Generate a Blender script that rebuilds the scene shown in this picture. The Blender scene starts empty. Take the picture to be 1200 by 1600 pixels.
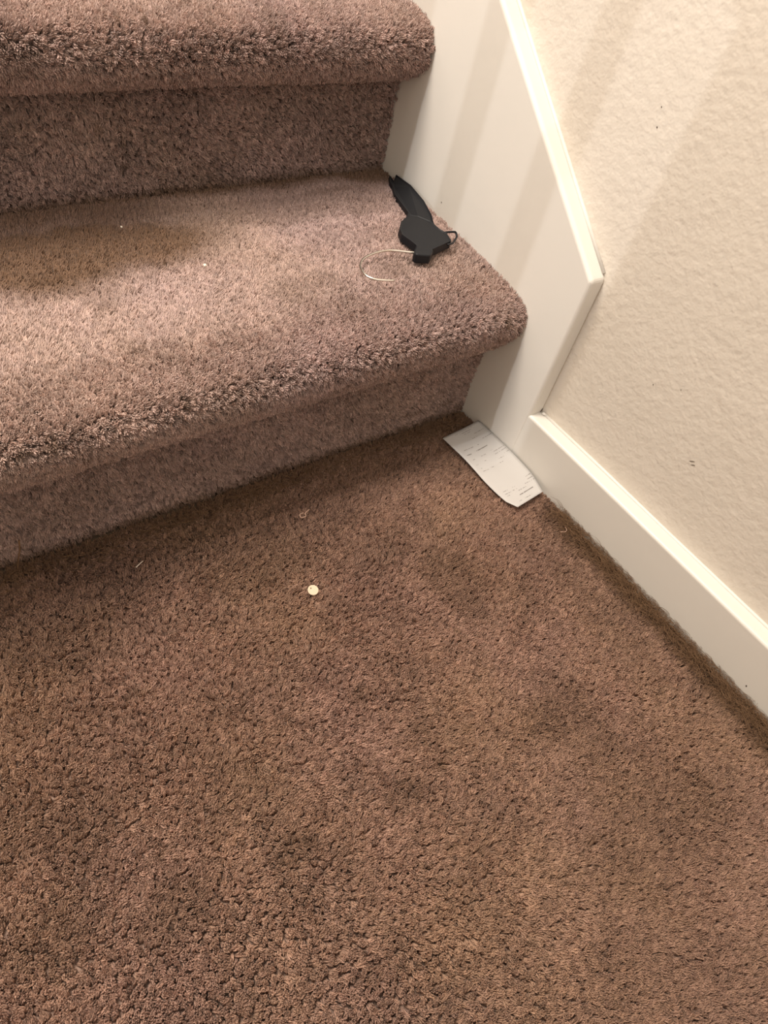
import bpy, bmesh, math
import numpy as np
from mathutils import Matrix, Vector

sc = bpy.context.scene
COL = sc.collection

# ------------------------------------------------------------------ camera
cam_d = bpy.data.cameras.new('camera')
cam_d.sensor_fit = 'VERTICAL'
cam_d.sensor_height = 36.0
cam_d.lens = 1147.7 / 1600.0 * 36.0
cam_d.clip_start = 0.01
cam = bpy.data.objects.new('camera', cam_d)
COL.objects.link(cam)
RX = (0.8010718, -0.56383507, 0.20093278)      # image right
RY = (-0.32584202, -0.6923656, -0.64378323)    # image down
RZ = (0.50210651, 0.45024425, -0.73835572)     # view direction
cam.matrix_world = Matrix((
    (RX[0], -RY[0], -RZ[0], -0.6026),
    (RX[1], -RY[1], -RZ[1], -0.4610),
    (RX[2], -RY[2], -RZ[2], 0.5947),
    (0, 0, 0, 1)))
sc.camera = cam

# ------------------------------------------------------------------ world, lights, exposure
world = bpy.data.worlds.new('world')
world.use_nodes = True
world.node_tree.nodes['Background'].inputs[0].default_value = (1.0, 0.90, 0.78, 1)
world.node_tree.nodes['Background'].inputs[1].default_value = 1.02
sc.world = world


def light(name, kind, loc, power, color, size, target=None):
    d = bpy.data.lights.new(name, kind)
    d.energy = power
    d.color = color
    if kind == 'AREA':
        d.shape = 'DISK'
        d.size = size
    else:
        d.shadow_soft_size = size
    o = bpy.data.objects.new(name, d)
    COL.objects.link(o)
    o.location = loc
    if target is not None:
        o.rotation_euler = (Vector(target) - Vector(loc)).to_track_quat('-Z', 'Y').to_euler()
    return o


light('ceiling_light', 'AREA', (-0.90, 0.42, 2.20), 50, (1.0, 0.90, 0.78), 0.80, (-0.90, 0.42, 0))
LB = (-4.5, 0.10, 2.45)                         # lamp of the next room, seen through the balusters
light('hall_light', 'POINT', LB, 112, (0.95, 0.97, 1.0), 0.014)

sc.view_settings.view_transform = 'Standard'
sc.view_settings.look = 'None'
sc.view_settings.gamma = 1.0
sc.view_settings.use_curve_mapping = False
sc.view_settings.exposure = 0.42

# ------------------------------------------------------------------ helpers
H, T = 0.190, 0.252         # rise and run of a step
PILE = 0.0095               # pile length
WALL_X = 0.021


def link(o, parent=None):
    COL.objects.link(o)
    if parent is not None:
        o.parent = parent
    return o


def mesh_obj(name, verts, faces, mat, parent=None, smooth=False):
    me = bpy.data.meshes.new(name)
    me.from_pydata([tuple(v) for v in verts], [], [tuple(f) for f in faces])
    if mat:
        me.materials.append(mat)
    if smooth:
        me.polygons.foreach_set('use_smooth', [True] * len(me.polygons))
    me.update()
    return link(bpy.data.objects.new(name, me), parent)


def bm_obj(name, bm, mat, parent=None, smooth=False):
    me = bpy.data.meshes.new(name)
    bmesh.ops.recalc_face_normals(bm, faces=bm.faces)
    bm.to_mesh(me)
    bm.free()
    if mat:
        me.materials.append(mat)
    if smooth:
        me.polygons.foreach_set('use_smooth', [True] * len(me.polygons))
    return link(bpy.data.objects.new(name, me), parent)


def tag(o, label=None, cat=None, group=None, kind=None):
    if label: o['label'] = label
    if cat: o['category'] = cat
    if group: o['group'] = group
    if kind: o['kind'] = kind
    return o


def empty(name, loc):
    o = bpy.data.objects.new(name, None)
    o.location = loc
    o.empty_display_size = 0.05
    return link(o)


def prism(bm, pts, lo, hi, axis):
    """closed prism over a polygon; axis 0: pts are (y, z) extruded in x, axis 2: pts are (x, y) extruded in z"""
    def mk(p, t):
        return (t, p[0], p[1]) if axis == 0 else (p[0], p[1], t) if axis == 2 else (p[0], t, p[1])
    a = [bm.verts.new(mk(p, lo)) for p in pts]
    b = [bm.verts.new(mk(p, hi)) for p in pts]
    n = len(pts)
    f1 = bm.faces.new(a[::-1])
    f2 = bm.faces.new(b)
    for i in range(n):
        bm.faces.new((a[i], a[(i + 1) % n], b[(i + 1) % n], b[i]))
    return f1, f2


def catmull(ctrl, step):
    """smooth polyline through control points, resampled at an even step"""
    P = np.array(ctrl, float)
    Q = np.vstack([2 * P[0] - P[1], P, 2 * P[-1] - P[-2]])
    out = []
    for i in range(1, len(Q) - 2):
        t = np.linspace(0, 1, 24, endpoint=False)[:, None]
        a, b, c, d = Q[i - 1], Q[i], Q[i + 1], Q[i + 2]
        out.append(0.5 * ((2 * b) + (c - a) * t + (2 * a - 5 * b + 4 * c - d) * t ** 2 + (3 * b - a - 3 * c + d) * t ** 3))
    out = np.vstack(out + [P[-1:]])
    s = np.r_[0, np.cumsum(np.linalg.norm(np.diff(out, axis=0), axis=1))]
    m = max(2, int(round(s[-1] / step)) + 1)
    ss = np.linspace(0, s[-1], m)
    return np.stack([np.interp(ss, s, out[:, k]) for k in range(out.shape[1])], 1), s[-1]


def tube(bm, path, r, sides=8, cap=True):
    P = np.array(path, float)
    rr = np.broadcast_to(np.asarray(r, float), (len(P),))
    tang = np.gradient(P, axis=0)
    tang /= np.linalg.norm(tang, axis=1)[:, None] + 1e-12
    up = np.array([0, 0, 1.0]) if abs(tang[0][2]) < 0.9 else np.array([1.0, 0, 0])
    rings = []
    for p, t, q in zip(P, tang, rr):
        u = up - t * np.dot(up, t)
        u /= np.linalg.norm(u)
        up = u
        w = np.cross(t, u)
        rings.append([bm.verts.new(tuple(p + q * (math.cos(a) * u + math.sin(a) * w)))
                      for a in np.arange(sides) * 2 * math.pi / sides])
    for A, B in zip(rings[:-1], rings[1:]):
        for k in range(sides):
            bm.faces.new((A[k], A[(k + 1) % sides], B[(k + 1) % sides], B[k]))
    if cap:
        bm.faces.new(rings[0][::-1])
        bm.faces.new(rings[-1])


def bevel(o, w, seg=3, angle=35):
    m = o.modifiers.new('bevel', 'BEVEL')
    m.width = w
    m.segments = seg
    m.limit_method = 'ANGLE'
    m.angle_limit = math.radians(angle)
    return o


# ------------------------------------------------------------------ numpy noise
def hash3(i, seed):
    h = (i[..., 0] * 374761393 + i[..., 1] * 668265263 + i[..., 2] * 2147483647 + seed * 974711) & 0xFFFFFFFF
    h = ((h ^ (h >> 13)) * 1274126177) & 0xFFFFFFFF
    h = ((h ^ (h >> 15)) * 2246822519) & 0xFFFFFFFF
    return ((h ^ (h >> 16)) & 0xFFFFFF) / float(0xFFFFFF)


def vnoise(P, size, seed=0, octaves=1):
    """value noise in -1..1, feature size in metres"""
    tot, amp, nrm = 0, 1.0, 0
    for o in range(octaves):
        Q = P / (size / 2 ** o) + 100.37
        i = np.floor(Q).astype(np.int64)
        f = Q - i
        f = f * f * (3 - 2 * f)
        v = 0
        for dx in (0, 1):
            for dy in (0, 1):
                for dz in (0, 1):
                    w = (f[:, 0] if dx else 1 - f[:, 0]) * (f[:, 1] if dy else 1 - f[:, 1]) * (f[:, 2] if dz else 1 - f[:, 2])
                    v = v + w * hash3(i + np.array([dx, dy, dz]), seed + 17 * o)
        tot = tot + amp * (v * 2 - 1)
        nrm += amp
        amp *= 0.5
    return tot / nrm


def sstep(a, b, x):
    t = np.clip((x - a) / (b - a), 0, 1)
    return t * t * (3 - 2 * t)


# ------------------------------------------------------------------ materials
def new_mat(name, color, rough=0.6, spec=0.5):
    m = bpy.data.materials.new(name)
    m.use_nodes = True
    b = m.node_tree.nodes['Principled BSDF']
    b.inputs['Base Color'].default_value = (*color, 1)
    b.inputs['Roughness'].default_value = rough
    b.inputs['Specular IOR Level'].default_value = spec
    return m, b, m.node_tree


def noise_color(m, b, nt, c1, c2, scale, detail=3):
    g = nt.nodes.new('ShaderNodeNewGeometry')
    n = nt.nodes.new('ShaderNodeTexNoise')
    n.inputs['Scale'].default_value = scale
    n.inputs['Detail'].default_value = detail
    r = nt.nodes.new('ShaderNodeMix')
    r.data_type = 'RGBA'
    r.inputs[6].default_value = (*c1, 1)
    r.inputs[7].default_value = (*c2, 1)
    nt.links.new(g.outputs['Position'], n.inputs['Vector'])
    nt.links.new(n.outputs['Fac'], r.inputs[0])
    nt.links.new(r.outputs[2], b.inputs['Base Color'])
    return g


def add_bump(b, nt, geo, layers, strength, dist):
    """layers: (scale, weight, detail)"""
    acc = None
    for s, w, det in layers:
        n = nt.nodes.new('ShaderNodeTexNoise')
        n.inputs['Scale'].default_value = s
        n.inputs['Detail'].default_value = det
        nt.links.new(geo.outputs['Position'], n.inputs['Vector'])
        mul = nt.nodes.new('ShaderNodeMath')
        mul.operation = 'MULTIPLY'
        mul.inputs[1].default_value = w
        nt.links.new(n.outputs['Fac'], mul.inputs[0])
        if acc is None:
            acc = mul
        else:
            a = nt.nodes.new('ShaderNodeMath')
            a.operation = 'ADD'
            nt.links.new(acc.outputs[0], a.inputs[0])
            nt.links.new(mul.outputs[0], a.inputs[1])
            acc = a
    bp = nt.nodes.new('ShaderNodeBump')
    bp.inputs['Strength'].default_value = strength
    bp.inputs['Distance'].default_value = dist
    nt.links.new(acc.outputs[0], bp.inputs['Height'])
    nt.links.new(bp.outputs[0], b.inputs['Normal'])


M_wall, b, nt = new_mat('wall_paint', (0.8, 0.74, 0.65), 0.75, 0.3)
g = noise_color(M_wall, b, nt, (0.62, 0.565, 0.495), (0.66, 0.605, 0.535), 14, 4)
add_bump(b, nt, g, ((110, 1.0, 2), (240, 0.35, 1), (30, 0.5, 1)), 0.40, 0.0022)

M_trim, b, nt = new_mat('trim_paint', (0.83, 0.78, 0.70), 0.42, 0.4)
g = noise_color(M_trim, b, nt, (0.66, 0.63, 0.585), (0.69, 0.66, 0.61), 9, 3)
add_bump(b, nt, g, ((35, 1.0, 2), (300, 0.15, 1)), 0.12, 0.002)

M_sub, b, nt = new_mat('subfloor_board', (0.30, 0.22, 0.15), 0.9)
noise_color(M_sub, b, nt, (0.26, 0.19, 0.13), (0.34, 0.25, 0.17), 12)

M_back, b, nt = new_mat('carpet_backing', (0.20, 0.13, 0.10), 0.95, 0.1)
noise_color(M_back, b, nt, (0.30, 0.20, 0.16), (0.36, 0.25, 0.20), 60)

# tufts: colour comes with each tuft, fine fibre variation from noise
M_pile, b, nt = new_mat('carpet_yarn', (0.36, 0.25, 0.21), 0.85, 0.15)
at = nt.nodes.new('ShaderNodeAttribute')
at.attribute_type = 'INSTANCER'
at.attribute_name = 'tint'
g = nt.nodes.new('ShaderNodeNewGeometry')
n = nt.nodes.new('ShaderNodeTexNoise')
n.inputs['Scale'].default_value = 900
n.inputs['Detail'].default_value = 1
mr = nt.nodes.new('ShaderNodeMapRange')
mr.inputs['From Min'].default_value = 0.3
mr.inputs['From Max'].default_value = 0.7
mr.inputs['To Min'].default_value = 0.76
mr.inputs['To Max'].default_value = 1.22
vm = nt.nodes.new('ShaderNodeVectorMath')
vm.operation = 'SCALE'
nt.links.new(g.outputs['Position'], n.inputs['Vector'])
nt.links.new(n.outputs['Fac'], mr.inputs['Value'])
nt.links.new(at.outputs['Vector'], vm.inputs[0])
nt.links.new(mr.outputs[0], vm.inputs['Scale'])
nt.links.new(vm.outputs[0], b.inputs['Base Color'])
b.inputs['Sheen Weight'].default_value = 0.10
tr = nt.nodes.new('ShaderNodeBsdfTranslucent')
mx = nt.nodes.new('ShaderNodeMixShader')
mx.inputs[0].default_value = 0.22
nt.links.new(vm.outputs[0], tr.inputs['Color'])
nt.links.new(b.outputs[0], mx.inputs[1])
nt.links.new(tr.outputs[0], mx.inputs[2])
nt.links.new(mx.outputs[0], nt.nodes['Material Output'].inputs[0])
b.inputs['Sheen Roughness'].default_value = 0.5

M_black, b, nt = new_mat('black_plastic', (0.008, 0.009, 0.011), 0.5, 0.3)
g = noise_color(M_black, b, nt, (0.0055, 0.006, 0.008), (0.009, 0.0095, 0.012), 150)
add_bump(b, nt, g, ((900, 1.0, 1),), 0.1, 0.0004)
M_wire, b, nt = new_mat('steel_wire', (0.72, 0.66, 0.58), 0.28, 0.5)
b.inputs['Metallic'].default_value = 1.0
noise_color(M_wire, b, nt, (0.66, 0.60, 0.53), (0.78, 0.72, 0.64), 200)
M_paper, b, nt = new_mat('thermal_paper', (0.72, 0.68, 0.65), 0.6, 0.3)
noise_color(M_paper, b, nt, (0.47, 0.45, 0.435), (0.51, 0.49, 0.475), 25)
M_ink, b, nt = new_mat('faded_ink', (0.22, 0.20, 0.19), 0.8, 0.2)
noise_color(M_ink, b, nt, (0.16, 0.145, 0.14), (0.32, 0.29, 0.275), 260)
M_cream, b, nt = new_mat('cream_plastic', (0.62, 0.48, 0.35), 0.6, 0.25)
noise_color(M_cream, b, nt, (0.60, 0.46, 0.335), (0.64, 0.50, 0.37), 90)
M_dark, b, nt = new_mat('dark_speck', (0.05, 0.035, 0.025), 0.9, 0.2)
noise_color(M_dark, b, nt, (0.04, 0.028, 0.02), (0.07, 0.05, 0.04), 300)
M_crumb, b, nt = new_mat('pale_crumb', (0.75, 0.68, 0.58), 0.8, 0.2)
noise_color(M_crumb, b, nt, (0.70, 0.62, 0.52), (0.82, 0.75, 0.66), 300)
M_thread, b, nt = new_mat('tan_thread', (0.42, 0.27, 0.20), 0.9, 0.2)
noise_color(M_thread, b, nt, (0.38, 0.24, 0.18), (0.48, 0.32, 0.24), 400)
M_dust, b, nt = new_mat('dusty_hair', (0.20, 0.135, 0.085), 0.9, 0.2)
noise_color(M_dust, b, nt, (0.11, 0.062, 0.032), (0.20, 0.118, 0.068), 90)
M_oak, b, nt = new_mat('painted_rail', (0.80, 0.76, 0.69), 0.45, 0.4)
noise_color(M_oak, b, nt, (0.78, 0.74, 0.67), (0.83, 0.79, 0.72), 12)

# ------------------------------------------------------------------ the setting
bm = bmesh.new()
prism(bm, [(-2.6, -2.6), (WALL_X + 0.1, -2.6), (WALL_X + 0.1, 1.6), (-2.6, 1.6)], -0.06, -PILE - 0.002, 2)
floor = tag(bm_obj('floor', bm, M_sub), kind='structure')

bm = bmesh.new()
prism(bm, [(-2.6, -0.06), (1.6, -0.06), (1.6, 2.5), (-2.6, 2.5)], WALL_X, WALL_X + 0.1, 0)
wall = tag(bm_obj('wall_right', bm, M_wall), kind='structure')

# skirt board beside the stairs: square cut end, sloping top
SK_Y, SK_Z = -0.093, 0.246
slope = H / T
bm = bmesh.new()
prism(bm, [(SK_Y, -PILE), (1.2, -PILE), (1.2, SK_Z + (1.2 - SK_Y) * slope), (SK_Y, SK_Z)], 0.0, WALL_X + 0.002, 0)
skirt = tag(bm_obj('trim_1', bm, M_trim), 'cream painted skirt board with sloping top running up beside the stairs', kind='structure')
bevel(skirt, 0.0042, 4)

bm = bmesh.new()
prism(bm, [(-2.5, -PILE), (SK_Y + 0.006, -PILE), (SK_Y + 0.006, 0.068), (-2.5, 0.068)], 0.0010, WALL_X + 0.002, 0)
base = tag(bm_obj('baseboard_right', bm, M_trim), kind='structure')
bevel(base, 0.0035, 4)

# caulk along the top of skirt and baseboard
bm = bmesh.new()
tube(bm, [(WALL_X - 0.0008, SK_Y - 0.004 - k * 0.1, 0.0683 + 0.0004 * math.sin(k * 2.1)) for k in range(24)], 0.0022, 6)
tag(bm_obj('caulk_bead', bm, M_trim, base, True), 'thin caulk bead')
bm = bmesh.new()
tube(bm, [(WALL_X - 0.0005, SK_Y + 0.004 + k * 0.05, SK_Z + 0.001 + (0.004 + k * 0.05) * slope) for k in range(25)], 0.0022, 6)
tag(bm_obj('caulk_bead', bm, M_trim, skirt, True), 'thin caulk bead')
bm = bmesh.new()
tube(bm, [(WALL_X - 0.002, SK_Y - 0.0025, 0.068), (WALL_X - 0.003, SK_Y - 0.0055, 0.0700), (WALL_X - 0.0015, SK_Y - 0.009, 0.0695)], (0.0014, 0.002, 0.0008), 6)
tag(bm_obj('caulk_blob', bm, M_trim, base, True), 'dried lump of caulk in the corner')
bm = bmesh.new()
tube(bm, [(WALL_X - 0.003, SK_Y - 0.0006, 0.0685), (WALL_X - 0.0012, SK_Y - 0.0006, 0.0735)], (0.0004, 0.0003), 6)
tag(bm_obj('gap', bm, M_dark, base), 'small dark gap in the corner')


def scuff(parent, y, z, r, ang, asp, x, label):
    bm = bmesh.new()
    pts = []
    for k in range(9):
        a = k * 2 * math.pi / 9
        rr = r * (1 + 0.25 * math.sin(k * 2.7 + y * 90))
        u, v = rr * math.cos(a), rr * math.sin(a) * asp
        pts.append((y + u * math.cos(ang) - v * math.sin(ang), z + u * math.sin(ang) + v * math.cos(ang)))
    prism(bm, pts, x - 0.0004, x + 0.001, 0)
    return tag(bm_obj('scuff_mark', bm, M_dark, parent), label)


scuff(wall, -0.2715, 0.1530, 0.0026, 2.5, 0.10, WALL_X, 'dark scratch on the wall')
scuff(wall, -0.2745, 0.1505, 0.0020, 2.6, 0.10, WALL_X, 'dark scratch on the wall')
scuff(wall, -0.0735, 0.385, 0.0008, 1.0, 0.6, WALL_X, 'tiny dark speck')
scuff(wall, -0.069, 0.400, 0.0006, 1.0, 0.6, WALL_X, 'tiny dark speck')
scuff(wall, -0.195, 0.19, 0.0006, 1.0, 0.6, WALL_X, 'tiny dark speck')
scuff(wall, -0.222, 0.205, 0.0005, 1.0, 0.6, WALL_X, 'tiny dark speck')
scuff(skirt, 0.1379, 0.2076, 0.0008, 1.2, 0.5, 0.0, 'tiny dark speck')
scuff(base, -0.455, 0.012, 0.0012, 1.2, 0.6, 0.0012, 'small dark speck')

# low wall and railing on the open side of the stairs (beyond the left edge of the picture)
XL = -1.10


def shadow_y(ys):      # where the railing post must stand for its shadow to fall at ys on the wall
    return (ys * (XL - LB[0]) + LB[1] * (0 - XL)) / (0 - LB[0])


bm = bmesh.new()
yend = shadow_y(-0.100)
prism(bm, [(-2.6, -0.06), (yend, -0.06), (yend, 1.15), (-2.6, 1.15)], XL - 0.11, XL, 0)
tag(bm_obj('wall_left', bm, M_wall), kind='structure')
railing = empty('stair_railing', (XL, 0.1, 0))
XS = XL + 0.024
tag(railing, 'painted stair railing with square balusters on the open side of the stairs', 'railing')
for k in range(9):
    yb = shadow_y(0.0105) + k * 0.0880
    bm = bmesh.new()
    w = 0.0148
    z0 = 0.10 + yb * slope
    z1 = 1.02 + yb * slope
    prism(bm, [(XL - w, yb - w), (XL + w, yb - w), (XL + w, yb + w), (XL - w, yb + w)], z0, z1, 2)
    o = bm_obj('baluster', bm, M_oak, None)
    o.parent = railing
    o.matrix_parent_inverse = Matrix.Translation((-XL, -0.1, 0))
bm = bmesh.new()
prism(bm, [(yend, -0.01), (0.9, -0.01), (0.9, 0.10 + 0.95 * slope), (yend, 0.12)], XL - 0.022, XL + 0.022, 0)
o = bm_obj('stringer', bm, M_oak)
o.parent = railing
o.matrix_parent_inverse = Matrix.Translation((-XL, -0.1, 0))
bm = bmesh.new()
yr0, yr1 = yend, shadow_y(0.0105) + 8.5 * 0.088
prism(bm, [(yr0, 1.01 + yr0 * slope), (yr1, 1.01 + yr1 * slope), (yr1, 1.065 + yr1 * slope), (yr0, 1.065 + yr0 * slope)], XL - 0.028, XL + 0.028, 0)
o = bm_obj('handrail', bm, M_oak)
o.parent = railing
o.matrix_parent_inverse = Matrix.Translation((-XL, -0.1, 0))
bevel(o, 0.008, 3)

# ------------------------------------------------------------------ carpet: tuft meshes and the scatter node group
rng = np.random.default_rng(7)
tuft_col = bpy.data.collections.new('tuft_kinds')
NVAR = 7


def make_tuft(seed):
    r = np.random.default_rng(seed)
    bm = bmesh.new()
    n = 8
    bend = r.uniform(0, 2 * math.pi)
    bl = r.uniform(0.05, 0.28)
    for k in range(n):
        a0 = 2 * math.pi * k / (n - 1) + r.uniform(-.3, .3)
        rad = 0.00095 if k < n - 1 else 0.0
        L = PILE * r.uniform(0.86, 1.08)
        tw = r.uniform(0.7, 1.5)
        flare = r.uniform(0.9, 1.75)
        path = []
        for t in (0.0, 0.5, 0.82, 1.0):
            a = a0 + tw * t
            q = rad * (0.85 + (flare - 0.85) * t * t) + (0.0003 * t if k == n - 1 else 0)
            path.append((q * math.cos(a) + bl * L * t * t * math.cos(bend), q * math.sin(a) + bl * L * t * t * math.sin(bend), L * t))
        tube(bm, path, (0.00055, 0.00058, 0.0005, 0.00022), 4, False)
    me = bpy.data.meshes.new('tuft')
    bm.to_mesh(me)
    bm.free()
    me.materials.append(M_pile)
    me.polygons.foreach_set('use_smooth', [True] * len(me.polygons))
    tuft_col.objects.link(bpy.data.objects.new('tuft_%02d' % seed, me))


for s in range(NVAR):
    make_tuft(s)

ng = bpy.data.node_groups.new('carpet_pile', 'GeometryNodeTree')
ng.interface.new_socket('Geometry', in_out='INPUT', socket_type='NodeSocketGeometry')
ng.interface.new_socket('Geometry', in_out='OUTPUT', socket_type='NodeSocketGeometry')
N = ng.nodes
gi, go = N.new('NodeGroupInput'), N.new('NodeGroupOutput')
iop = N.new('GeometryNodeInstanceOnPoints')
ci = N.new('GeometryNodeCollectionInfo')
ci.inputs['Collection'].default_value = tuft_col
ci.inputs['Separate Children'].default_value = True
ci.inputs['Reset Children'].default_value = True


def named(nm, typ):
    a = N.new('GeometryNodeInputNamedAttribute')
    a.data_type = typ
    a.inputs['Name'].default_value = nm
    return a.outputs['Attribute']


e2r = N.new('FunctionNodeEulerToRotation')
jn = N.new('GeometryNodeJoinGeometry')
LK = ng.links.new
LK(gi.outputs[0], iop.inputs['Points'])
LK(named('is_tuft', 'BOOLEAN'), iop.inputs['Selection'])
LK(ci.outputs[0], iop.inputs['Instance'])
iop.inputs['Pick Instance'].default_value = True
LK(named('variant', 'INT'), iop.inputs['Instance Index'])
LK(named('rot', 'FLOAT_VECTOR'), e2r.inputs[0])
LK(e2r.outputs[0], iop.inputs['Rotation'])
LK(named('scl', 'FLOAT_VECTOR'), iop.inputs['Scale'])
LK(gi.outputs[0], jn.inputs[0])
LK(iop.outputs[0], jn.inputs[0])
LK(jn.outputs[0], go.inputs[0])

MAUVE = np.array((0.545, 0.402, 0.375))      # yarn of the treads, tinted lighter for the brighter light there
BROWN = np.array((0.540, 0.397, 0.340))
SOIL_SHADE_M = np.array((0.440, 0.276, 0.217))   # darker floor tint: walked-in grime plus the dimmer light painted in
SOIL_SHADE_B = np.array((0.435, 0.276, 0.188))
DIRT = np.array((0.165, 0.090, 0.045))


def carpet_obj(name, verts, faces, base, normal, st, comb, matted, dirt, parent=None, tdir=1, soil_shade=0.0, gath=0.42):
    """one object: backing sheet plus a pile of tufts rooted at `base` growing along `normal`.
    st: surface coordinates for clumping; comb: extra lean; matted/dirt: 0..1 per tuft"""
    n = len(base)
    # clumps: tips of neighbouring tufts gather towards a common centre
    cs = 0.0062
    ij = np.floor(st / cs).astype(np.int64)
    best = np.full(n, 1e9)
    bd = np.zeros((n, 2))
    for dx in (-1, 0, 1):
        for dy in (-1, 0, 1):
            c = ij + np.array([dx, dy])
            c3 = np.concatenate([c, np.zeros((n, 1), np.int64)], 1)
            ctr = (c + np.stack([hash3(c3, 5), hash3(c3, 9)], 1)) * cs
            d = ctr - st
            dd = np.hypot(d[:, 0], d[:, 1])
            k = dd < best
            best[k] = dd[k]
            bd[k] = d[k]
    # tangent frame: x axis and normal cross
    ex = np.tile(np.array([1.0, 0, 0]), (n, 1))
    et = tdir * np.cross(normal, ex)               # along the second surface coordinate
    P = base
    gather = (gath * (1 - 0.75 * matted) / PILE)[:, None]
    crest = sstep(0.995, 0.90, normal[:, 2]) * sstep(-0.3, 0.3, normal[:, 2])
    gather = gather * (1 + 0.7 * crest)[:, None]
    lean = gather * (bd[:, :1] * ex + bd[:, 1:] * et)
    lean += 0.22 * (vnoise(P, 0.022, 1)[:, None] * ex + vnoise(P, 0.022, 2)[:, None] * et)
    lean += 0.25 * (vnoise(P, 0.09, 3)[:, None] * ex + vnoise(P, 0.09, 4)[:, None] * et)
    loose = (0.13 + 0.10 * sstep(0.9, 0.5, normal[:, 2]))[:, None]
    lean += loose * (rng.normal(0, 1, (n, 1)) * ex + rng.normal(0, 1, (n, 1)) * et)
    lean += comb
    d = normal + lean
    d /= np.linalg.norm(d, axis=1)[:, None]
    a = rng.uniform(0, 2 * math.pi, n)
    u = np.cross(d, np.array([0.13, 0.31, 0.94]))
    bad = np.linalg.norm(u, axis=1) < 1e-3
    u[bad] = (1, 0, 0)
    u /= np.linalg.norm(u, axis=1)[:, None]
    v = np.cross(d, u)
    X = np.cos(a)[:, None] * u + np.sin(a)[:, None] * v
    Y = np.cross(d, X)
    # matrix columns X Y d -> euler XYZ
    ry = -np.arcsin(np.clip(X[:, 2], -1, 1))
    rx = np.arctan2(Y[:, 2], d[:, 2])
    rz = np.arctan2(X[:, 1], X[:, 0])
    rot = np.stack([rx, ry, rz], 1)
    ln = (1 + 0.10 * vnoise(P, 0.016, 6) + 0.07 * vnoise(P, 0.06, 8)) * rng.uniform(0.90, 1.08, n) * (1 - 0.22 * matted)
    fat = rng.uniform(0.95, 1.25, n) * (1 + 0.15 * matted)
    scl = np.stack([fat, fat, ln], 1)
    w = np.clip(0.5 + 0.9 * vnoise(P, 0.11, 11, 3) + rng.normal(0, 0.12, n), 0, 1)[:, None]
    so = np.broadcast_to(np.asarray(soil_shade, float), (n,))[:, None]
    tint = (MAUVE * (1 - so) + SOIL_SHADE_M * so) * (1 - w) + (BROWN * (1 - so) + SOIL_SHADE_B * so) * w
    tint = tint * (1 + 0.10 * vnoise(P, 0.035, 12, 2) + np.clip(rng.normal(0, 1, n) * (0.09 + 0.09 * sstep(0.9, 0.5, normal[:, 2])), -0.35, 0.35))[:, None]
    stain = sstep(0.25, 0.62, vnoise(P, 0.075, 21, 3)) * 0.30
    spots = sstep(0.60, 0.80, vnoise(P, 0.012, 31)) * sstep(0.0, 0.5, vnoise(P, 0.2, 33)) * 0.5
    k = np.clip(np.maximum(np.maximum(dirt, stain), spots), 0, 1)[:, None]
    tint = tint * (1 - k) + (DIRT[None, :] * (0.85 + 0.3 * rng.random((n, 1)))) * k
    variant = rng.integers(0, NVAR, n)

    me = bpy.data.meshes.new(name)
    nb = len(verts)
    allv = np.vstack([np.array(verts, float), base])
    me.from_pydata(allv.tolist(), [], [tuple(f) for f in faces])
    me.materials.append(M_back)

    def attr(nm, typ, data, field):
        at = me.attributes.new(nm, typ, 'POINT')
        at.data.foreach_set(field, np.ascontiguousarray(data).ravel())
    attr('is_tuft', 'BOOLEAN', np.r_[np.zeros(nb, bool), np.ones(n, bool)], 'value')
    attr('variant', 'INT', np.r_[np.zeros(nb, np.int32), variant.astype(np.int32)], 'value')
    for nm, arr in (('rot', rot), ('scl', scl), ('tint', tint)):
        attr(nm, 'FLOAT_VECTOR', np.vstack([np.zeros((nb, 3)), arr]).astype(np.float32), 'vector')
    me.update()
    o = link(bpy.data.objects.new(name, me), parent)
    md = o.modifiers.new('pile', 'NODES')
    md.node_group = ng
    return o


SP = 0.00285      # tuft spacing


def grid(s0, s1, t0, t1):
    a = np.arange(s0, s1, SP)
    c = np.arange(t0, t1, SP * 0.92)
    S, Tt = np.meshgrid(a, c)
    S = S + (np.arange(len(c)) % 2)[:, None] * SP * 0.5
    st = np.stack([S.ravel(), Tt.ravel()], 1)
    return st + rng.uniform(-0.33, 0.33, st.shape) * SP


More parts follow.
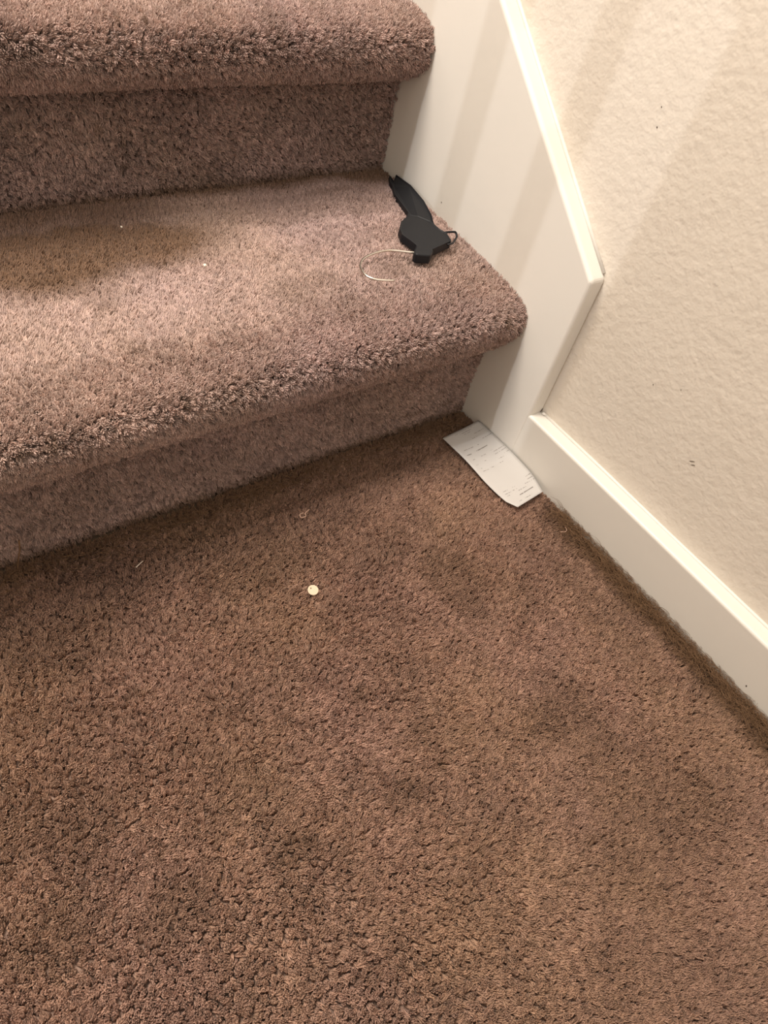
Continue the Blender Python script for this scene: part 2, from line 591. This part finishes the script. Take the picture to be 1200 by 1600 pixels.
# floor carpet -----------------------------------------------------
st = grid(-0.96, -0.0015, -0.86, -0.002)
n = len(st)
P3 = np.concatenate([st, np.zeros((n, 1))], 1)
und = 0.0012 * vnoise(P3, 0.12, 41) + 0.0006 * vnoise(P3, 0.04, 42)
base_p = np.stack([st[:, 0], st[:, 1], -PILE + und], 1)
nrm = np.tile(np.array([0, 0, 1.0]), (n, 1))
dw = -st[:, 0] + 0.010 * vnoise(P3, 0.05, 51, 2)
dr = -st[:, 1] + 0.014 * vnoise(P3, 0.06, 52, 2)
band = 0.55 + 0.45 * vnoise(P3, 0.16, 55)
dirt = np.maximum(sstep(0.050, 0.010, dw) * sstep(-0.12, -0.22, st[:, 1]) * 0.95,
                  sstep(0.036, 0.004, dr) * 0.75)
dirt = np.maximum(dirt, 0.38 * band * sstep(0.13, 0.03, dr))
DARK_PATCHES = [(-0.188, -0.371, 0.045, 0.030, 0.55), (-0.178, -0.413, 0.030, 0.030, 0.45), (-0.182, -0.497, 0.09, 0.06, 0.40),
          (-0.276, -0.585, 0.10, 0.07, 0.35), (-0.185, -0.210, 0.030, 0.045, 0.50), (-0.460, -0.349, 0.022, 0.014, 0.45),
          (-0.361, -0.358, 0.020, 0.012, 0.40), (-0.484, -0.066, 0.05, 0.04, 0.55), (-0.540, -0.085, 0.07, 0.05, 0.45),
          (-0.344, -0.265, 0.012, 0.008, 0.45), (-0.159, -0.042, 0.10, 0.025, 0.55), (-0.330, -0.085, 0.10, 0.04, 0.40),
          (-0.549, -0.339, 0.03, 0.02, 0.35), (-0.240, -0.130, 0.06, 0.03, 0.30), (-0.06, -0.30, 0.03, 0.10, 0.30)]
for sx, sy, ax, ay, k in DARK_PATCHES:  # stains, and broad darker patches farther from the stairs
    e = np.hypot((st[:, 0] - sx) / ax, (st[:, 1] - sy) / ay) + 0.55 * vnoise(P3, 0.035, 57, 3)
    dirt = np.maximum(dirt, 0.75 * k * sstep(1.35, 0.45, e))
matted = np.clip(0.35 + 0.5 * vnoise(P3, 0.14, 61) + 0.6 * sstep(0.05, 0.0, dw) + 0.5 * sstep(0.10, 0.02, dr), 0, 1)
comb = np.zeros((n, 3))
comb[:, 0] = 0.10
comb[:, 1] = -0.18 + 0.45 * sstep(0.025, 0.0, -st[:, 1])
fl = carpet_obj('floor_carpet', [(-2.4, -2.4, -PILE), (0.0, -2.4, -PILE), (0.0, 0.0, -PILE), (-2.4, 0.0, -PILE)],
                [(0, 1, 2, 3)], base_p, nrm, st, comb, matted, dirt, soil_shade=1.0)
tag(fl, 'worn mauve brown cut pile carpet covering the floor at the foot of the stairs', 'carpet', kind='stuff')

# stairs -----------------------------------------------------------
stairs = empty('staircase', (0, 0, 0))
tag(stairs, 'carpeted staircase with rounded bullnose steps beside the cream skirt board', 'stairs')
PROF1 = [(0.262, 0.1935), (0.20, 0.1935), (0.13, 0.193), (0.074, 0.1920), (0.040, 0.1895), (0.006, 0.187), (-0.020, 0.1825), (-0.035, 0.1735),
         (-0.041, 0.158), (-0.036, 0.138), (-0.020, 0.116), (-0.002, 0.094)]
RIS1 = [(-0.001, 0.092), (0.0005, 0.06), (0.001, 0.03), (0.001, -0.006)]
PROF2 = [(0.514, 0.3815), (0.45, 0.381), (0.38, 0.380), (0.32, 0.377), (0.275, 0.3735), (0.2475, 0.3715), (0.2274, 0.3665), (0.2135, 0.3575),
         (0.2070, 0.3415), (0.2105, 0.3245), (0.2255, 0.3085), (0.2475, 0.296)]
RIS2 = [(0.2485, 0.2955), (0.2515, 0.26), (0.252, 0.22), (0.252, 0.186)]


def strip(name, ctrl, parent, seed, comb_fn, dirt_fn, soil_shade=0.0, gath=0.42, x0=-0.86):
    ln, L = catmull(ctrl, 0.004)
    tg = np.gradient(ln, axis=0)
    tg /= np.linalg.norm(tg, axis=1)[:, None]
    nr = np.stack([tg[:, 1], -tg[:, 0]], 1)
    bk = ln - nr * PILE
    verts, faces = [], []
    for i, p in enumerate(bk):
        verts += [(XS, p[0], p[1]), (-0.0005, p[0], p[1])]
        if i:
            k = 2 * i
            faces.append((k - 2, k, k + 1, k - 1))
    st = grid(x0, -0.0015, 0.001, L - 0.001)
    s = np.linspace(0, L, len(ln))
    py, pz = np.interp(st[:, 1], s, bk[:, 0]), np.interp(st[:, 1], s, bk[:, 1])
    ny, nz = np.interp(st[:, 1], s, nr[:, 0]), np.interp(st[:, 1], s, nr[:, 1])
    n = len(st)
    nrm = np.stack([np.zeros(n), ny, nz], 1)
    nrm /= np.linalg.norm(nrm, axis=1)[:, None]
    base = np.stack([st[:, 0], py, pz], 1)
    base = base + nrm * (0.0012 * vnoise(base, 0.11, seed))[:, None]
    comb = comb_fn(base, nrm, st, L)
    comb[:, 0] -= 0.08 * sstep(0.015, 0.0, -st[:, 0])
    dirt, matted = dirt_fn(base, nrm, st, L)
    if soil_shade == 0.0:      # shade under the nosing painted in as a darker tint, matching the riser
        soil_shade = 0.15 * sstep(L - 0.085, L - 0.02, st[:, 1])
    o = carpet_obj(name, verts, faces, base, nrm, st, comb, matted, dirt, parent, -1, soil_shade, gath)
    return o


def comb_tread(b, nrm, st, L):
    c = np.zeros_like(b)
    flat = sstep(0.030, 0.095, b[:, 1] - b[:, 1].min()) * sstep(0.8, 0.98, nrm[:, 2])
    way = sstep(-0.35, -0.10, b[:, 0])
    c[:, 1] = (1.25 - 0.75 * way) * flat
    c[:, 0] = (0.60 - 0.45 * way) * flat
    c[:, 2] = 0.12 * sstep(0.9, 0.3, nrm[:, 2])
    return c


def comb_riser(b, nrm, st, L):
    c = np.zeros_like(b)
    c[:, 2] = -0.10
    return c


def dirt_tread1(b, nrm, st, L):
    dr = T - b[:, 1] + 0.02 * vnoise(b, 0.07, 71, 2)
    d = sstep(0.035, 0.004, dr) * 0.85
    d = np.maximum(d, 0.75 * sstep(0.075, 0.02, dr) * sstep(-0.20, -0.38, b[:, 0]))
    # walked-in brown patch towards the open side of the tread
    e = np.hypot((b[:, 0] + 0.455) / 0.20, (b[:, 1] - 0.175) / 0.062) + 0.35 * vnoise(b, 0.06, 72, 3)
    d = np.maximum(d, 0.88 * sstep(1.25, 0.60, e))
    e = np.hypot((b[:, 0] + 0.20) / 0.12, (b[:, 1] - 0.19) / 0.035) + 0.35 * vnoise(b, 0.05, 73, 3)
    d = np.maximum(d, 0.35 * sstep(1.2, 0.5, e))
    m = np.clip((0.9 - 0.5 * sstep(-0.35, -0.10, b[:, 0])) * sstep(0.8, 0.99, nrm[:, 2]) + 0.4 * d, 0, 1)
    return d, m


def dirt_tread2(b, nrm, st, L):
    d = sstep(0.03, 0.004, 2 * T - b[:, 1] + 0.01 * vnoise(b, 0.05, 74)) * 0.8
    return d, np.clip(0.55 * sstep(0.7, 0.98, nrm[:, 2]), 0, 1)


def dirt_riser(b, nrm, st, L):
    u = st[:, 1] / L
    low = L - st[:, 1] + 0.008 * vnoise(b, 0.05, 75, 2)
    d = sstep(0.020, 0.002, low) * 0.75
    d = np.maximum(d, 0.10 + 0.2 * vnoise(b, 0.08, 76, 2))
    return d, np.full(len(b), 0.25)


def core(name, pts):
    bm = bmesh.new()
    prism(bm, pts, XS, -0.004, 0)
    return bm_obj(name, bm, M_sub, stairs)


def inset(ctrl, d):
    ln, L = catmull(ctrl, 0.01)
    tg = np.gradient(ln, axis=0)
    tg /= np.linalg.norm(tg, axis=1)[:, None]
    return list(map(tuple, ln - np.stack([tg[:, 1], -tg[:, 0]], 1) * d))


def flight_step(prof, ris, y0, z0, seed, dirt_fn):
    """one tread board with its nosing and one riser board, each under its own carpet pile"""
    r0 = y0 + PILE + 0.006
    t = core('tread', inset(prof, PILE + 0.004) + [(r0 + 0.018, z0 + 0.10), (r0 + 0.018, z0 + 0.145), (prof[0][0], z0 + 0.145)])
    r = core('riser', [(r0, z0 + 0.088), (r0, z0 - PILE), (r0 + 0.017, z0 - PILE), (r0 + 0.017, z0 + 0.088)])
    pt = strip('carpet_pile', prof, t, seed, comb_tread, dirt_fn)
    pr = strip('carpet_pile', ris, r, seed + 1, comb_riser, dirt_riser, 0.15)  # riser yarn tinted a little darker, part of its shade painted in
    pt['kind'] = pr['kind'] = 'stuff'
    return (t, pt), (r, pr)


flight_step(PROF1, RIS1, 0, 0, 81, dirt_tread1)
for part, pile in flight_step(PROF2, RIS2, T, H, 83, dirt_tread2):
    c = part.copy()
    COL.objects.link(c)
    c.location = (0, T, H)
    d = pile.copy()
    COL.objects.link(d)
    d.parent = c

# ------------------------------------------------------------------ dust and pet hair matted along the edges
def fuzz(name, n, place, label, seed):
    r = np.random.default_rng(seed)
    bm = bmesh.new()
    for k in range(n):
        p = np.array(place(r))
        a = r.uniform(0, 2 * math.pi)
        L = r.uniform(0.006, 0.020)
        curl = r.uniform(-2.2, 2.2)
        rise = r.uniform(-0.2, 0.5)
        path = []
        for t in np.linspace(0, 1, 5):
            path.append(p.copy())
            aa = a + curl * t
            p = p + L / 4 * np.array([math.cos(aa), math.sin(aa), rise * (1 - 1.6 * t)])
            p[0] = min(p[0], -0.0004)
        tube(bm, path, (0.00013, 0.00016, 0.00016, 0.00014, 0.00006), 3, False)
    return tag(bm_obj(name, bm, M_dust), label, 'dust', kind='stuff')


def at_baseboard(r):
    return (-abs(r.normal(0.004, 0.010)), -r.uniform(0.185, 0.62), r.uniform(-0.001, 0.005))


def at_riser(r):
    return (-r.uniform(0.015, 0.70), -0.010 - abs(r.normal(0.006, 0.010)), r.uniform(-0.003, 0.002))


fuzz('dust_fluff', 3200, at_baseboard, 'brown dust and hair matted along the foot of the baseboard', 3)
fuzz('dust_fluff', 1400, at_riser, 'brown dust and hair matted in the crease below the bottom riser', 4)

# ------------------------------------------------------------------ broken clothes hanger on the first tread
Z1 = 0.1945
hanger = empty('clothes_hanger', (-0.05, 0.11, Z1))
tag(hanger, 'broken black plastic clothes hanger with a wire hook lying on the stair tread', 'hanger')


ARM = [(-0.0115, 0.2256), (-0.0145, 0.2124), (-0.0036, 0.2228), (-0.0060, 0.1892), (-0.0126, 0.1543), (-0.0214, 0.1270),
       (-0.0300, 0.1110), (-0.0353, 0.0963), (-0.0537, 0.1028), (-0.0575, 0.1290), (-0.0436, 0.1426), (-0.0375, 0.1667),
       (-0.0329, 0.1848), (-0.0239, 0.2020), (-0.0210, 0.2115)]
ARM_TOP = [.004, .0035, .005, .0085, .0085, .007, .006, .0055, .005, .004, .004, .0035, .003, .003, .003]
BODY = [(-0.0515, 0.1320), (-0.0422, 0.1272), (-0.0338, 0.1135), (-0.0343, 0.0961), (-0.0312, 0.0866), (-0.0365, 0.0710),
        (-0.0652, 0.0639), (-0.0695, 0.0628), (-0.0884, 0.0686), (-0.0839, 0.0746), (-0.0846, 0.0856), (-0.0867, 0.0977),
        (-0.0813, 0.1098), (-0.0710, 0.1209)]
NECK = [(-0.0890, 0.0701), (-0.0961, 0.0628), (-0.0963, 0.0581), (-0.0810, 0.0522), (-0.0732, 0.0580), (-0.0688, 0.0645)]
LOOP = [(-0.0364, 0.0890), (-0.0300, 0.0880), (-0.0195, 0.0858), (-0.0180, 0.0845), (-0.0190, 0.0815), (-0.0270, 0.0755), (-0.0342, 0.0704), (-0.0456, 0.0661)]
HOOK = [(-0.0820, 0.0650), (-0.0894, 0.0686), (-0.1019, 0.0753), (-0.1134, 0.0804), (-0.1275, 0.0815), (-0.1416, 0.0791),
        (-0.1529, 0.0746), (-0.1620, 0.0665), (-0.1657, 0.0585), (-0.1666, 0.0484), (-0.1620, 0.0406), (-0.1531, 0.0361), (-0.1426, 0.0323)]


def local(o):
    o.matrix_parent_inverse = Matrix.Translation(-hanger.location)
    return o


def plate(name, pts, tops, bottom, rim, drop, bev):
    """moulded plate with a raised rim round a recessed face"""
    bm = bmesh.new()
    f1, f2 = prism(bm, pts, Z1 + bottom, Z1 + 0.01, 2)
    for v, t in zip(f2.verts, tops):
        v.co.z = Z1 + t
    if rim:
        bmesh.ops.recalc_face_normals(bm, faces=bm.faces)
        bmesh.ops.inset_region(bm, faces=[f2], thickness=rim, depth=-drop)
    o = bm_obj(name, bm, M_black, hanger)
    local(o)
    return bevel(o, bev, 2, 25)


plate('arm', ARM, ARM_TOP, -0.002, 0.0022, 0.0016, 0.0007)
plate('shoulder_plate', BODY, [0.0085] * len(BODY), -0.001, 0.0022, 0.0012, 0.0008)
plate('neck_collar', NECK, [0.0090] * len(NECK), -0.002, 0, 0, 0.0016)
bm = bmesh.new()
path, _ = catmull([(x, y, Z1 + 0.006 + 0.002 * math.sin(i)) for i, (x, y) in enumerate(LOOP)], 0.002)
tube(bm, path, 0.0012, 8)
local(bm_obj('strap_loop', bm, M_black, hanger, True))
bm = bmesh.new()
path, _ = catmull([(x, y, Z1 + 0.0035 - 0.0012 * (i / 12)) for i, (x, y) in enumerate(HOOK)], 0.002)
tube(bm, path, 0.00125, 10)
tag(local(bm_obj('hook', bm, M_wire, hanger, True)), 'bent steel wire hook')

# ------------------------------------------------------------------ receipt
LEFT = [(-0.0640, -0.0340), (-0.0636, -0.0515), (-0.0631, -0.0689), (-0.0628, -0.0900), (-0.0626, -0.1115), (-0.0614, -0.1320), (-0.0598, -0.1502), (-0.0538, -0.1636)]
RIGHT = [(-0.0012, -0.0290), (-0.0012, -0.0460), (-0.0012, -0.0625), (-0.0012, -0.0790), (-0.0012, -0.0960), (-0.0013, -0.1240), (-0.0025, -0.1430), (-0.0063, -0.1584)]


def paper_z(x, y):
    lift = float(np.interp(-y, [0.028, 0.06, 0.09, 0.125, 0.158], [0.0022, 0.0042, 0.0052, 0.0042, 0.0]))
    t = min(max((x + 0.040) / 0.040, 0), 1)
    s = min(max((-0.035 - x) / 0.03, 0), 1)
    e = min(max((-y - 0.140) / 0.024, 0), 1)
    return 0.0042 + lift * t * t + 0.0012 * s * s * math.sin(y * 60) + 0.0015 * e * e


ln_l = np.array(LEFT)
ln_r, _ = catmull(RIGHT, 0.004)
NV, NU = 36, 14


def rs(l):
    s = np.linspace(0, len(l) - 1, NV)
    return np.stack([np.interp(s, np.arange(len(l)), l[:, k]) for k in (0, 1)], 1)


ln_l, ln_r = rs(ln_l), rs(ln_r)
verts, faces = [], []
for i in range(NV):
    for j in range(NU):
        p = ln_l[i] + (ln_r[i] - ln_l[i]) * j / (NU - 1)
        verts.append((p[0], p[1], paper_z(p[0], p[1])))
for i in range(NV - 1):
    for j in range(NU - 1):
        k = i * NU + j
        faces.append((k, k + NU, k + NU + 1, k + 1))
receipt = mesh_obj('receipt', verts, faces, M_paper, None, True)
sol = receipt.modifiers.new('thickness', 'SOLIDIFY')
sol.thickness = 0.00012
sol.offset = -1
tag(receipt, 'white paper till receipt with faint print lying against the baseboard', 'receipt')
# faint printed rows: (u0, v0, u1, v1) in millimetres on the paper, weight
ROWS = [(19.7, 4.4, 46.4, 4.5), (22.1, 6.8, 42.4, 7.0), (28.2, 9.7, 39.4, 9.9), (41.1, 15.1, 57.0, 15.5), (31.5, 20.2, 40.1, 20.2),
        (44.0, 27.0, 60.0, 27.4), (30.7, 31.5, 37.3, 31.4), (7.5, 30.4, 22.6, 31.1), (21.5, 38.4, 40.2, 38.6), (37.0, 47.2, 41.3, 47.3),
        (4.8, 38.4, 10.9, 38.9), (20.4, 47.8, 28.5, 48.2), (39.6, 50.8, 60.0, 51.4), (38, 54.8, 58.6, 55.4), (47.4, 60.1, 58.3, 60.6), (5.9, 47.5, 8.9, 47.7), (18.5, 55.8, 22.3, 56.1),
        (36.8, 62.8, 44.8, 63.4), (3.4, 56.2, 7.4, 56.2), (31.8, 68.3, 38.1, 68.5), (4.7, 62.9, 7.7, 63.1), (17.4, 67.9, 22.5, 68.4),
        (4.2, 67.5, 12.2, 68.3), (43.6, 101.6, 52.9, 101.5), (42.6, 105.5, 51.0, 105.9), (34.0, 108.6, 50.5, 109.6),
        (15.7, 104.3, 21.7, 104.7), (1.5, 103.7, 9.4, 104.2), (13.6, 108.2, 19.6, 108.5), (0.9, 107.6, 10, 108.4),
        (1.0, 111.0, 8.7, 111.5), (20, 112, 33, 112.4), (15.9, 117.6, 38.9, 117.5), (6.2, 124.5, 29.6, 125.0)]
BOLD = {8, 10, 32}
A0 = np.array((-0.06396, -0.03402))
ex2 = np.array((0.99524, 0.09752))
ey2 = np.array((ex2[1], -ex2[0]))
r = np.random.default_rng(12)
verts, faces = [], []
for i, (u0, v0, u1, v1) in enumerate(ROWS):
    u = u0
    hgt = 1.5 if i in BOLD else 0.95
    while u < u1:
        w = r.uniform(0.55, 1.1) if i not in BOLD else 1.1
        if r.random() < (0.72 if i not in BOLD else 0.95):
            v = v0 + (v1 - v0) * (u - u0) / (u1 - u0)
            hh = hgt * r.uniform(0.6, 1.0)
            q = len(verts)
            for du, dv in ((0, -hh / 2), (w, -hh / 2), (w, hh / 2), (0, hh / 2)):
                p = A0 + (ex2 * (u + du) + ey2 * (v + dv)) * 0.001
                x = min(p[0], -0.0022)
                verts.append((x, p[1], paper_z(x, p[1]) + 0.00018))
            faces.append((q, q + 3, q + 2, q + 1))
        u += w + (0.25 if i not in BOLD else 0.1)
pr = mesh_obj('printed_text', verts, faces, M_ink, receipt)
tag(pr, 'faint grey rows of printed text', kind='stuff')

# ------------------------------------------------------------------ small round disc
bm = bmesh.new()
RD, RH = 0.0054, 0.0006
hx, hy = 0.0006, 0.0027
ring_o = [(RD * math.cos(a), RD * math.sin(a)) for a in np.arange(32) * 2 * math.pi / 32]
ring_i = [(hx + RH * math.cos(a), hy + RH * math.sin(a)) for a in np.arange(32) * 2 * math.pi / 32]
lv = {}
for nm, ring, z in (('ob', ring_o, 0), ('ot', ring_o, 0.0016), ('ib', ring_i, 0), ('it', ring_i, 0.0016)):
    lv[nm] = [bm.verts.new((x, y, z)) for x, y in ring]
for k in range(32):
    j = (k + 1) % 32
    for a, c in (('ob', 'ot'), ('ot', 'it'), ('it', 'ib'), ('ib', 'ob')):
        bm.faces.new((lv[a][k], lv[a][j], lv[c][j], lv[c][k]))
disc = bm_obj('disc', bm, M_cream)
bm = bmesh.new()
prism(bm, [(hx + RH * 0.98 * math.cos(a), hy + RH * 0.98 * math.sin(a)) for a in np.arange(12) * math.pi / 6], 0.0, 0.0011, 2)  # dark plug that paints in the shade of the hole
tag(bm_obj('pinhole', bm, M_dark, disc), 'tiny dark plug for the shade inside the pinhole')
bevel(disc, 0.0004, 2, 50)
disc.location = (-0.3228, -0.1517, 0.0012)
disc.rotation_euler = (0.10, -0.16, 0.6)
tag(disc, 'small round cream disc with one pinhole lying on the floor carpet', 'disc')

# ------------------------------------------------------------------ lint, threads and crumbs
def strand(name, pts, rad, mat, label, cat, group=None):
    bm = bmesh.new()
    o0 = np.array(pts[0], float)
    path, _ = catmull([tuple(np.array(p) - o0) for p in pts], 0.0012)
    tube(bm, path, rad, 6)
    o = bm_obj(name, bm, mat, None, True)
    o.location = o0
    return tag(o, label, cat, group)


def loop_pts(c, rad, a0, a1, tail):
    p = [(c[0] + rad * math.cos(a), c[1] + rad * 0.9 * math.sin(a), c[2] + 0.0006 * math.sin(3 * a)) for a in np.linspace(a0, a1, 10)]
    return p + [(p[-1][0] + tail[0], p[-1][1] + tail[1], c[2])]


strand('thread', loop_pts((-0.2830, -0.0660, 0.0028), 0.0034, 0.9, 6.6, (0.007, 0.003)), 0.0007, M_thread, 'tan loop of loose carpet thread near the bottom riser', 'thread')
strand('thread', [(-0.4590, -0.0530, 0.002), (-0.455, -0.0515, 0.0030), (-0.4505, -0.049, 0.0022)], 0.00035, M_crumb, 'short pale thread on the dark floor by the bottom riser', 'thread')
strand('thread', [(-0.0290, -0.2130, 0.003), (-0.0245, -0.2160, 0.0035), (-0.0205, -0.2150, 0.0035), (-0.0185, -0.2105, 0.003)], 0.0004, M_thread, 'thin curved pale hair beside the baseboard below the receipt', 'hair')
strand('thread', [(-0.5510, -0.010, 0.004), (-0.5490, -0.0120, 0.018), (-0.5455, -0.0115, 0.031), (-0.5440, -0.0095, 0.041)], 0.0008, M_dust, 'loose brown yarn hanging down the bottom riser by the open side', 'yarn')


def crumb(loc, size, seed, label):
    r = np.random.default_rng(seed)
    bm = bmesh.new()
    bmesh.ops.create_icosphere(bm, subdivisions=2, radius=size)
    for v in bm.verts:
        v.co *= 1 + 0.35 * math.sin(v.co.x / size * 3.1 + seed) * math.cos(v.co.y / size * 2.3)
        v.co.z *= 0.6
    o = bm_obj('crumb', bm, M_crumb)
    o.location = loc
    return tag(o, label, 'crumb')


crumb((-0.3109, 0.1139, 0.1945), 0.0020, 1, 'tiny white crumb in the middle of the stair tread')
crumb((-0.3580, 0.1967, 0.1945), 0.0012, 2, 'tiny white speck at the back of the stair tread')
